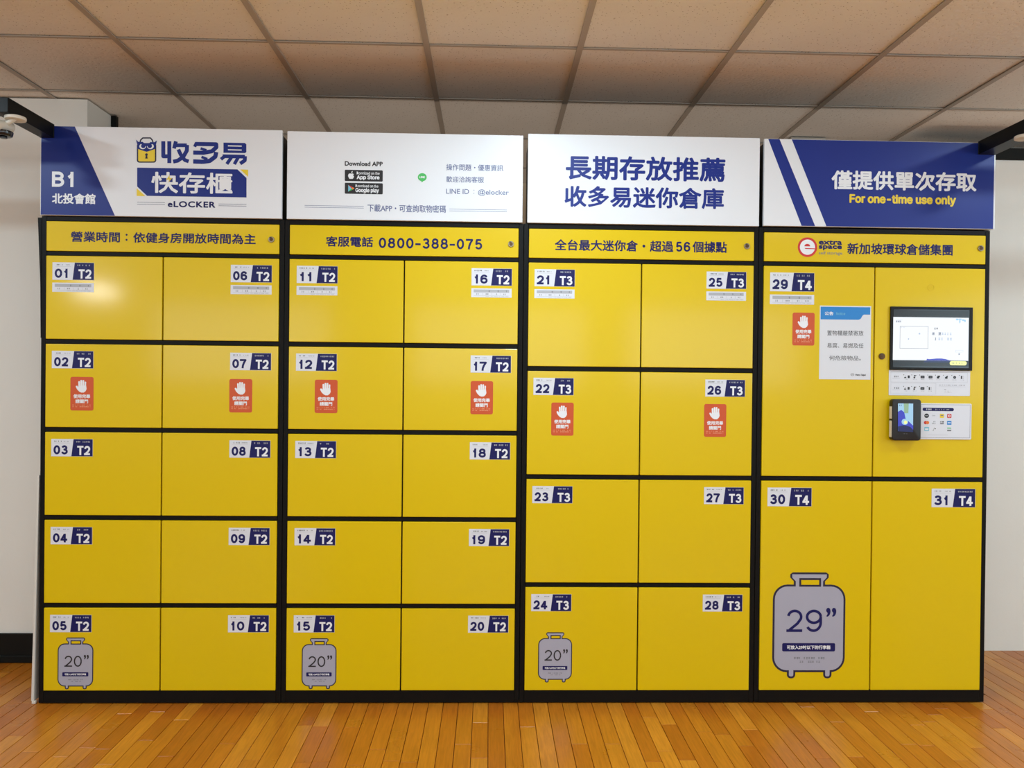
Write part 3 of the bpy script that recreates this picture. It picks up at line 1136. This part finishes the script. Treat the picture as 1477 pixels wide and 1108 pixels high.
a.poly([(tx0, tz0), (tx0 + .014, tm), (tx0 + .019, tm - .005)], 'ink_green', 2)
a.poly([(tx0 + .014, tm), (tx0 + .019, tm + .005), (tx1, tm), (tx0 + .019, tm - .005)], 'ink_orange_deep', 2)
a.build('download_badge', s2)
a = Art(YP)
a.poly(disc(1.5697, 2.2085, 0.0185, 28, 0.0170), 'ink_green', 1)
a.poly([(1.562, 2.197), (1.578, 2.197), (1.569, 2.1865)], 'ink_green', 1)
a.text('LINE', (1.5585, 1.5810, 2.2045, 2.2130), 'ink_white', 2, bold=0.06, latin=True, ring=6)
a.build('chat_badge', s2)
a = Art(YP)
a.text('操作問題・優惠資訊', (1.6691, 1.9073, 2.239, 2.2654), 'ink_slate', 1, bold=0.008)
a.build('lettering', s2)
a = Art(YP)
a.text('歡迎洽詢客服', (1.6696, 1.827, 2.1892, 2.2144), 'ink_slate', 1, bold=0.008)
a.build('lettering', s2)
a = Art(YP)
a.text('LINE ID', (1.6701, 1.7655, 2.1415, 2.1620), 'ink_slate', 1, bold=0.008, res=3)
for zc in (2.1450, 2.1580):
    a.poly(disc(1.7860, zc, 0.0018, 10), 'ink_slate', 1)
a.text('@elocker', (1.8030, 1.9317, 2.1350, 2.1620), 'ink_slate', 1, bold=0.008, res=3)
a.build('lettering', s2)
a = Art(YP)
a.text('下載APP・可查詢取物密碼', (1.3434, 1.6695, 2.0612, 2.0927), 'ink_slate', 1, bold=0.010)
for (x0, x1, z) in ((1.0831, 1.3277, 2.0830), (1.0831, 1.3277, 2.0755), (1.6841, 1.9249, 2.0775), (1.6841, 1.9249, 2.0700)):
    a.rect(x0, x1, z - 0.0007, z + 0.0007, 'ink_slate', 1)
a.build('lettering', s2)
# sign 3
a = Art(YP)
a.text('長期存放推薦', (2.1698, 2.8451, 2.2095, 2.312), 'ink_blue', 1, bold=0.029)
a.build('lettering', SIGNS[2])
a = Art(YP)
a.text('收多易迷你倉庫', (2.166, 2.8406, 2.0944, 2.1838), 'ink_blue', 1, bold=0.028)
a.build('lettering', SIGNS[2])
# sign 4
s4 = SIGNS[3]
Art(YP).poly([(3.0260, 2.395), (3.0745, 2.395), (3.2311, 2.0305), (3.1730, 2.0305)], 'ink_blue').poly([(3.1265, 2.395), (3.9995, 2.395), (3.9985, 2.0305), (3.2792, 2.0305)], 'ink_blue').build('blue_field', s4)
a = Art(YP)
a.text('僅提供單次存取', (3.2984, 3.9236, 2.1872, 2.2681), 'ink_white', 2, bold=0.032)
a.build('lettering', s4)
a = Art(YP)
a.text('For one-time use only', (3.3764, 3.8357, 2.1220, 2.1695), 'ink_yellow', 2, bold=0.05, latin=True, res=3)
a.build('lettering', s4)

# ------------------------------------------------------------------ things fixed on the last cabinet
# notice sheet
t = thing('paper_notice', 'white paper notice with blue heading taped to locker door 29', 'notice', (3.369, YF, 1.539))
a = Art(YF - 0.0003).slab([(3.2588, 1.3825), (3.4798, 1.3825), (3.4798, 1.6952), (3.2588, 1.6952)], 0.0005, 'paper_white')
a.build('sheet', t)
y0 = YF - 0.0009
a = Art(y0)
a.poly([(3.2621, 1.6904), (3.4757, 1.6904), (3.4757, 1.659), (3.450, 1.659), (3.444, 1.656), (3.434, 1.640), (3.426, 1.6365), (3.2621, 1.6365)], 'ink_cyan', 0)
a.build('heading_band', t)
a = Art(y0)
a.text('公告', (3.2795, 3.3174, 1.654, 1.6700), 'ink_white', 2, bold=0.03)
a.text('Notice', (3.329, 3.3678, 1.656, 1.6676), 'ink_skyblue', 2, bold=0.01, latin=True)
a.text('置物櫃嚴禁寄放', (3.2913, 3.4476, 1.5686, 1.5905), 'ink_black', 1)
a.text('易腐、易燃及任', (3.2919, 3.4483, 1.5159, 1.5370), 'ink_black', 1)
a.text('何危險物品。', (3.3014, 3.4380, 1.4631, 1.4832), 'ink_black', 1)
a.text('Metro Taipei', (3.4149, 3.4597, 1.3965, 1.4062), 'ink_black', 1, bold=0.03, latin=True)
a.build('lettering', t)
a = Art(y0)
a.poly(disc(3.4022, 1.4032, 0.0078, 20, 0.0056), 'ink_grey', 1)
a.poly(disc(3.4022, 1.4032, 0.0058, 20, 0.0038), 'paper_white', 2)
a.rect(3.398, 3.4064, 1.4024, 1.404, 'ink_grey', 3)
a.build('emblem', t)

# touch screen
t = thing('touch_screen', 'black framed touch screen showing a white page, set in the yellow panel', 'screen', (3.7365, YF, 1.425))
MB().box(3.5601, 3.9155, YF - 0.010, YF - 0.0003, 1.4249, 1.6948, bev=0.002, seg=2).build('bezel', 'bezel_black', t)
SY = YF - 0.0103
Art(SY).slab([(3.5715, 1.4360), (3.8990, 1.4360), (3.8990, 1.6830), (3.5715, 1.6830)], 0.0003, 'glass_black').build('glass', t)
a = Art(SY - 0.0005)
a.rect(3.5725, 3.8975, 1.4420, 1.4670, 'screen_dark', 0)
a.rect(3.5725, 3.8975, 1.6498, 1.6800, 'screen_dark', 0)
a.rect(3.5706, 3.8965, 1.467, 1.6498, 'screen_white', 1)
mpts = [(3.7158, 1.4672), (3.7158, 1.4705), (3.7200, 1.4745), (3.7260, 1.4722), (3.7400, 1.4735), (3.7600, 1.4755), (3.7800, 1.4758), (3.7980, 1.4735), (3.8120, 1.4695), (3.8234, 1.4672)]
a.poly(mpts, 'screen_blue', 2)
a.poly([(3.7020, 1.4585), (3.8150, 1.4590), (3.8234, 1.4670), (3.7100, 1.4670)], 'screen_blue_dark', 1)
a.poly(rrect(3.8161, 3.89, 1.4474, 1.465, 0.0085), 'screen_pill', 2)
a.tiny(3.826, 3.881, 1.4535, 1.4590, 'screen_ink', 3, 3)
a.frame(3.5997, 3.722, 1.5167, 1.6113, 0.0011, 'screen_ink_dark', 2)
a.tiny(3.603, 3.630, 1.604, 1.6075, 'screen_inkpale', 4, 2)
a.poly(disc(3.684, 1.580, 0.0038), 'screen_inkpale', 2)
a.poly(disc(3.637, 1.557, 0.003), 'screen_inkpale', 2)
a.tiny(3.5824, 3.6122, 1.6265, 1.6345, 'screen_ink', 5, 2)
a.rect(3.583, 3.611, 1.6370, 1.6380, 'screen_inkpale', 2)
for (cx, cz, r1, r2) in ((3.846, 1.6425, .006, .004), (3.859, 1.6435, .008, .003), (3.858, 1.634, .003, .008), (3.872, 1.640, .006, .004), (3.880, 1.637, .004, .005)):
    a.poly(disc(cx, cz, r1, 12, r2), 'screen_sky', 2)
a.tiny(3.7394, 3.7663, 1.5985, 1.6065, 'screen_ink_dark', 6, 2)
a.text('請', (3.7385, 3.7490, 1.5745, 1.5870), 'screen_ink', 2, bold=0.02)
a.text('選', (3.7655, 3.7775, 1.5745, 1.5870), 'screen_ink', 2, bold=0.02)
a.tiny(3.781, 3.8398, 1.5755, 1.5860, 'screen_inkpale', 7, 2)
a.tiny(3.7385, 3.756, 1.5525, 1.5640, 'screen_ink', 8, 2)
a.tiny(3.766, 3.8311, 1.5525, 1.5640, 'screen_inkpale', 12, 2)
a.frame(3.8409, 3.8738, 1.503, 1.5116, 0.0008, 'screen_inkpale', 2)
a.tiny(3.8535, 3.8645, 1.491, 1.499, 'screen_ink', 10, 2)
a.build('display', t)

# instruction placard under the screen
t = thing('instruction_card', 'white card of small step icons right below the touch screen', 'sign', (3.7353, YF, 1.317), 'printed cards on the control panel')
a = Art(YF - 0.0003).slab(rrect(3.5598, 3.9115, 1.3171, 1.4240, 0.003), 0.0012, 'sticker_white')
a.build('card', t)
y0 = YF - 0.0018
a = Art(y0)
a.frame(3.5674, 3.8997, 1.3732, 1.4162, 0.0006, 'ink_lightgrey', 1)
a.frame(3.568, 3.7635, 1.323, 1.3699, 0.0006, 'ink_lightgrey', 1)
a.tiny(3.5739, 3.607, 1.3935, 1.4005, 'ink_grey', 1, 1)
a.rect(3.5745, 3.6065, 1.3885, 1.3895, 'ink_lightgrey', 1)
a.tiny(3.5746, 3.6076, 1.3445, 1.3520, 'ink_grey', 2, 1)
a.rect(3.5750, 3.6070, 1.3395, 1.3405, 'ink_lightgrey', 1)
a.tiny(3.7785, 3.8925, 1.3606, 1.3643, 'ink_grey', 3, 1)
a.rect(3.7755, 3.8925, 1.3555, 1.3561, 'ink_lightgrey', 1)
a.tiny(3.7995, 3.812, 1.342, 1.345, 'ink_grey', 5, 1)
a.tiny(3.7995, 3.825, 1.3355, 1.338, 'ink_lightgrey', 6, 1)
a.tiny(3.7995, 3.831, 1.3295, 1.332, 'ink_lightgrey', 7, 1)
a.build('lettering', t)


def icon(kind, cx, cz, par):
    a = Art(y0)
    K = 'ink_black'
    a.poly(disc(cx - .0125, cz + .0085, .0017, 10), K, 1)
    if kind == 0:
        a.poly(disc(cx - .006, cz + .0035, .0018, 10), 'ink_grey', 1)
        a.poly([(cx - .0115, cz - .0055), (cx - .001, cz - .0055), (cx - .003, cz - .0005), (cx - .0095, cz - .0005)], K, 1)
        a.rect(cx + .005, cx + .0135, cz - .0055, cz + .006, K, 1, r=.001)
    elif kind == 1:
        a.rect(cx - .003, cx + .004, cz + .002, cz + .0075, K, 1, r=.001)
        a.rect(cx - .0045, cx + .0025, cz - .006, cz + .0005, K, 1, r=.002)
        a.rect(cx + .0045, cx + .0075, cz + .004, cz + .008, 'ink_grey', 1)
    elif kind == 2:
        a.rect(cx - .0085, cx + .0085, cz - .0055, cz + .0058, K, 1, r=.002)
        a.rect(cx - .0045, cx + .0045, cz - .0012, cz + .0012, 'ink_grey', 2)
    elif kind == 3:
        a.rect(cx - .004, cx + .007, cz + .0005, cz + .0065, K, 1, r=.001)
        a.rect(cx - .0065, cx + .004, cz - .0055, cz + .0012, K, 1, r=.001)
    elif kind == 4:
        a.rect(cx - .006, cx + .0055, cz - .006, cz + .0015, K, 1, r=.002)
        a.poly([(cx - .002, cz + .0015), (cx + .006, cz + .001), (cx + .0065, cz + .0065), (cx + .001, cz + .005)], K, 1)
    elif kind == 5:
        a.poly(disc(cx, cz, .0062, 18), K, 1)
        a.poly(disc(cx, cz, .0022, 12), 'ink_grey', 2)
    else:
        a.rect(cx - .006, cx, cz - .0065, cz + .0065, K, 1)
        a.frame(cx - .001, cx + .006, cz - .0065, cz + .0065, .0006, 'ink_grey', 1)
    a.tiny(cx - .009, cx + .009, cz - .0118, cz - .0098, 'ink_grey', kind, 1)
    return a.build('step_icon', par)


for kind, cx in zip((0, 1, 2, 2, 3, 4, 5, 6), (3.636, 3.6705, 3.705, 3.7395, 3.7735, 3.808, 3.844, 3.877)):
    icon(kind, cx, 1.3960, t)
for kind, cx in zip((0, 1, 2, 6), (3.636, 3.6705, 3.705, 3.738)):
    icon(kind, cx, 1.3470, t)

# payment methods card
t = thing('payment_card_board', 'white rounded board of payment logos beside the payment terminal', 'sign', (3.8044, YF, 1.1306), 'printed cards on the control panel')
MB().prism(rrect(3.6400, 3.9180, 1.1306, 1.2843, 0.005), YF - 0.0052, YF - 0.0002, bev=0.0012).build('board', 'sticker_white', t)
y0 = YF - 0.0053
a = Art(y0)
a.frame(3.6423, 3.9115, 1.1376, 1.2790, 0.0009, 'ink_navy', 1)
a.poly(rrect(3.7052, 3.8402, 1.2515, 1.2652, 0.006), 'ink_navy', 1)
a.tiny(3.7140, 3.7530, 1.2553, 1.2613, 'ink_white', 2, 2)
a.tiny(3.7600, 3.8310, 1.2558, 1.2605, 'ink_lightgrey', 3, 2)
a.rect(3.7304, 3.8152, 1.1490, 1.1500, 'ink_lightgrey', 1)
a.build('lettering', t)


def pay(fn):
    a = Art(y0)
    fn(a)
    a.build('payment_logo', t)


pay(lambda a: (a.poly(disc(3.7228, 1.2310, .0102, 20, .0095), 'ink_black', 1), a.rect(3.7165, 3.7290, 1.2295, 1.2325, 'ink_lightgrey', 2)))
pay(lambda a: a.tiny(3.7455, 3.7655, 1.2290, 1.2345, 'ink_lightgrey', 5, 1))
pay(lambda a: (a.rect(3.7801, 3.7981, 1.2224, 1.2398, 'ink_yellow', 1, r=.002), a.rect(3.7830, 3.7950, 1.2305, 1.2350, 'ink_grey', 2)))
pay(lambda a: (a.rect(3.8114, 3.8304, 1.2220, 1.2400, 'ink_red', 1, r=.004), a.poly(disc(3.8209, 1.231, .0055), 'ink_white', 2), a.poly(disc(3.8209, 1.231, .0028), 'ink_red', 3)))
pay(lambda a: (a.poly(disc(3.7185, 1.2018, .0072), 'ink_red', 1), a.poly(disc(3.7268, 1.2018, .0072), 'ink_orange_deep', 2)))
pay(lambda a: (a.tiny(3.7465, 3.7640, 1.2035, 1.2085, 'ink_grey', 6, 1), a.tiny(3.7465, 3.7640, 1.1955, 1.2010, 'ink_grey', 7, 1)))
pay(lambda a: (a.rect(3.7815, 3.7975, 1.1955, 1.2010, 'ink_grey', 1), a.rect(3.7815, 3.7880, 1.2030, 1.2080, 'ink_grey', 1), a.rect(3.7905, 3.7975, 1.2030, 1.2080, 'ink_black', 1)))
pay(lambda a: (a.rect(3.8115, 3.8308, 1.1932, 1.2100, 'ink_cyan', 1), a.rect(3.8145, 3.8280, 1.2000, 1.2035, 'ink_white', 2)))
pay(lambda a: (a.rect(3.7135, 3.7341, 1.1660, 1.1834, 'ink_skyblue', 1, r=.002), a.rect(3.7165, 3.7310, 1.1700, 1.1770, 'ink_white', 2)))
pay(lambda a: (a.stroke([(3.7510, 1.1675), (3.7545, 1.1720)], .002, 'ink_black', 1), a.stroke([(3.7545, 1.1740), (3.7570, 1.1810)], .0014, 'ink_grey', 1), a.poly(disc(3.7610, 1.1760, .0022), 'ink_black', 1)))
pay(lambda a: (a.rect(3.8125, 3.8300, 1.1770, 1.1810, 'ink_green', 1), a.rect(3.8125, 3.8300, 1.1660, 1.1720, 'ink_grey', 1)))

# payment terminal
t = thing('payment_terminal', 'black card payment terminal with a small blue screen on the yellow panel', 'payment terminal', (3.62, YF, 1.13))
yb = YF - 0.0055
b = MB()
b.prism(rrect(3.5600, 3.6835, 1.1265, 1.3010, 0.012, 4), yb - 0.030, yb - 0.0002, bev=0.004, seg=3)
b.build('housing', 'terminal_black', t, smooth=True)
MB().box(3.5640, 3.6380, YF - 0.0058, YF - 0.0002, 1.150, 1.280).build('mount_plate', 'bezel_black', t)
sb = yb - 0.0302
MB().prism([(3.5815, 1.1640), (3.6500, 1.1612), (3.6485, 1.2850), (3.5800, 1.2850)], sb - 0.0012, sb, bev=0.0005).build('screen_glass', 'glass_black', t)
a = Art(sb - 0.0013)
a.poly([(3.5835, 1.1655), (3.6480, 1.1630), (3.6468, 1.2830), (3.5820, 1.2830)], 'screen_sky', 1)
a.poly([(3.6060, 1.2830), (3.6280, 1.2830), (3.6270, 1.2420), (3.6090, 1.2420)], 'screen_green', 2)
a.poly([(3.5820, 1.2480), (3.5960, 1.2560), (3.6090, 1.2460), (3.6150, 1.2200), (3.6480, 1.1900), (3.6480, 1.1630), (3.5835, 1.1655)], 'screen_blue', 3)
a.poly([(3.5832, 1.1860), (3.6100, 1.1920), (3.6350, 1.1850), (3.6480, 1.1720), (3.6480, 1.1630), (3.5835, 1.1655)], 'screen_blue_dark', 4)
a.poly(disc(3.6120, 1.2060, .0140, 16, .0130), 'screen_sky', 4)
a.poly(disc(3.6150, 1.2040, .0075, 14), 'screen_pill', 5)
a.tiny(3.5870, 3.6040, 1.2720, 1.2780, 'screen_ink', 3, 4)
a.build('display', t)
Art(sb - 0.0001).tiny(3.6040, 3.6260, 1.1540, 1.1565, 'ink_grey', 2, 1).build('lettering', t)
for z0, z1 in ((1.2180, 1.2700), (1.1400, 1.2100)):
    MB().box(3.5578, 3.5603, yb - 0.026, yb - 0.006, z0, z1, bev=0.001).build('card_slot', 'camera_white', t)

# ------------------------------------------------------------------ brackets with security cameras


def bracket(x0, x1, sgn, label, zt=2.4, y_end=-0.345):
    t = thing('camera_bracket', label, 'bracket', ((x0 + x1) / 2, -0.02, zt - 0.055), 'black steel camera brackets')
    z0 = zt - 0.056
    b = MB()
    b.box(x0, x1, y_end, YG - 0.0065, z0, zt, bev=0.0015)
    b.build('arm', 'bracket_black', t)
    xo = x0 - 0.75 if sgn < 0 else x1 + 0.75
    b = MB()
    if sgn < 0:
        b.box(xo, x0 - 0.0005, y_end, y_end + 0.055, z0, zt, bev=0.0015)
    else:
        b.box(x1 + 0.0005, xo, y_end, y_end + 0.055, z0, zt, bev=0.0015)
    b.build('cross_arm', 'bracket_black', t)
    b = MB().box(x0 - 0.0006, x1 + 0.0006, YG - 0.006, YG - 0.0006, z0 - 0.0006, zt - 0.0006, bev=0.001)
    b.build('end_plate', 'bracket_black', t)
    return t, z0


def security_camera(cx, cy, cz, sgn, label):
    """bullet camera slung under the bracket: flat round base, short neck, white hood, dark lens"""
    t = thing('security_camera', label, 'camera', (cx, cy, cz), 'security cameras hung under the brackets')
    MB().cyl((cx, cy, cz - 0.008), 'z', 0.037, 0.014, 28, bev=0.004).build('mount_base', 'camera_white', t, smooth=True)
    bx = cx + sgn * 0.045
    R = Matrix.Rotation(math.radians(-58 * sgn), 4, 'Y')
    MB().cyl((cx + sgn * 0.022, cy - 0.004, cz - 0.024), R, 0.009, 0.055, 16, bev=0.002).build('neck', 'camera_white', t, smooth=True)
    Rh = Matrix.Rotation(math.radians(90), 4, 'X') @ Matrix.Rotation(math.radians(12), 4, 'X')
    MB().cyl((bx, cy - 0.01, cz - 0.040), Rh, 0.022, 0.11, 24, bev=0.006).build('body', 'camera_white', t, smooth=True)
    MB().cyl((bx - sgn * 0.008, cy - 0.012, cz - 0.070), 'z', 0.030, 0.020, 24, r2=0.034, bev=0.004).build('lens_shroud', 'glass_black', t, smooth=True)
    MB().cyl((bx - sgn * 0.008, cy - 0.012, cz - 0.084), 'z', 0.013, 0.006, 18, bev=0.001).build('lens', 'glass_black', t, smooth=True)
    return t


bracket(-0.001, 0.056, -1, 'black steel bracket jutting forward from the left end of the signs', y_end=-0.333)
bracket(3.928, 4.004, 1, 'black steel bracket jutting forward from the right end of the signs', zt=2.402, y_end=-0.36)
security_camera(0.056, -0.285, 2.3435, -1, 'white and black security camera under the left bracket')
security_camera(3.947, -0.285, 2.3455, 1, 'white and black security camera under the right bracket')

# small vent on the ceiling behind the signs
t = thing('ceiling_vent', 'small flat ceiling vent just above the blue sign', 'vent', (3.55, 0.905, CEIL - 0.004))
b = MB().box(3.455, 3.645, 0.875, 0.935, CEIL - 0.022, CEIL - 0.0035, bev=0.002)
b.build('frame', 'grid_bar_paint', t)
for k in range(4):
    MB().box(3.465, 3.635, 0.884 + k * 0.012, 0.890 + k * 0.012, CEIL - 0.0255, CEIL - 0.0222).build('slat', 'camera_white', t)

# ceiling lamps (housings for the lights set at the top)
for k, (x, y, p) in enumerate(DOWN):
    t = thing('downlight', ['round ceiling downlight over the left bracket', 'round ceiling downlight over the middle lockers', 'round ceiling downlight over the right bracket'][k], 'ceiling light', (x, y, CEIL), 'round downlights in front of the lockers')
    b = MB()
    b.cyl((x, y, CEIL - 0.0065), 'z', 0.125, 0.006, 36, bev=0.001)
    b.build('trim_ring', 'lamp_trim', t)
    MB().cyl((x, y, CEIL - 0.0115), 'z', 0.105, 0.003, 32).build('diffuser', 'lamp_diffuser', t)
pn = ['at the left', 'in the middle, nearest the camera', 'at the right', 'far back on the left', 'far back on the right']
for k, (x, y, p) in enumerate(PANELS):
    t = thing('ceiling_light_panel', 'rectangular ceiling light panel behind the viewer ' + (pn + ['in the far left corner'])[k], 'ceiling light', (x, y, CEIL), 'rectangular ceiling light panels')
    MB().box(x - 0.60, x + 0.60, y - 0.30, y + 0.30, CEIL - 0.006, CEIL - 0.0035, bev=0.001).build('frame', 'lamp_trim', t)
    MB().box(x - 0.575, x + 0.575, y - 0.275, y + 0.275, CEIL - 0.0095, CEIL - 0.0062).build('diffuser', 'lamp_diffuser', t)
t = thing('hanging_lamp', 'short tube lamp hanging from the ceiling far behind the viewer on the left', 'ceiling light', (FARL[0], FARL[1], FARL[2]))
MB().box(FARL[0] - 0.34, FARL[0] + 0.34, FARL[1] - 0.09, FARL[1] - 0.01, FARL[2] - 0.06, FARL[2] + 0.06, bev=0.004).build('housing', 'lamp_trim', t)
for q in (-0.25, 0.25):
    MB().cyl((FARL[0] + q, FARL[1] - 0.05, (FARL[2] + 0.06 + CEIL) / 2), 'z', 0.006, CEIL - FARL[2] - 0.06, 10).build('rod', 'lamp_trim', t)
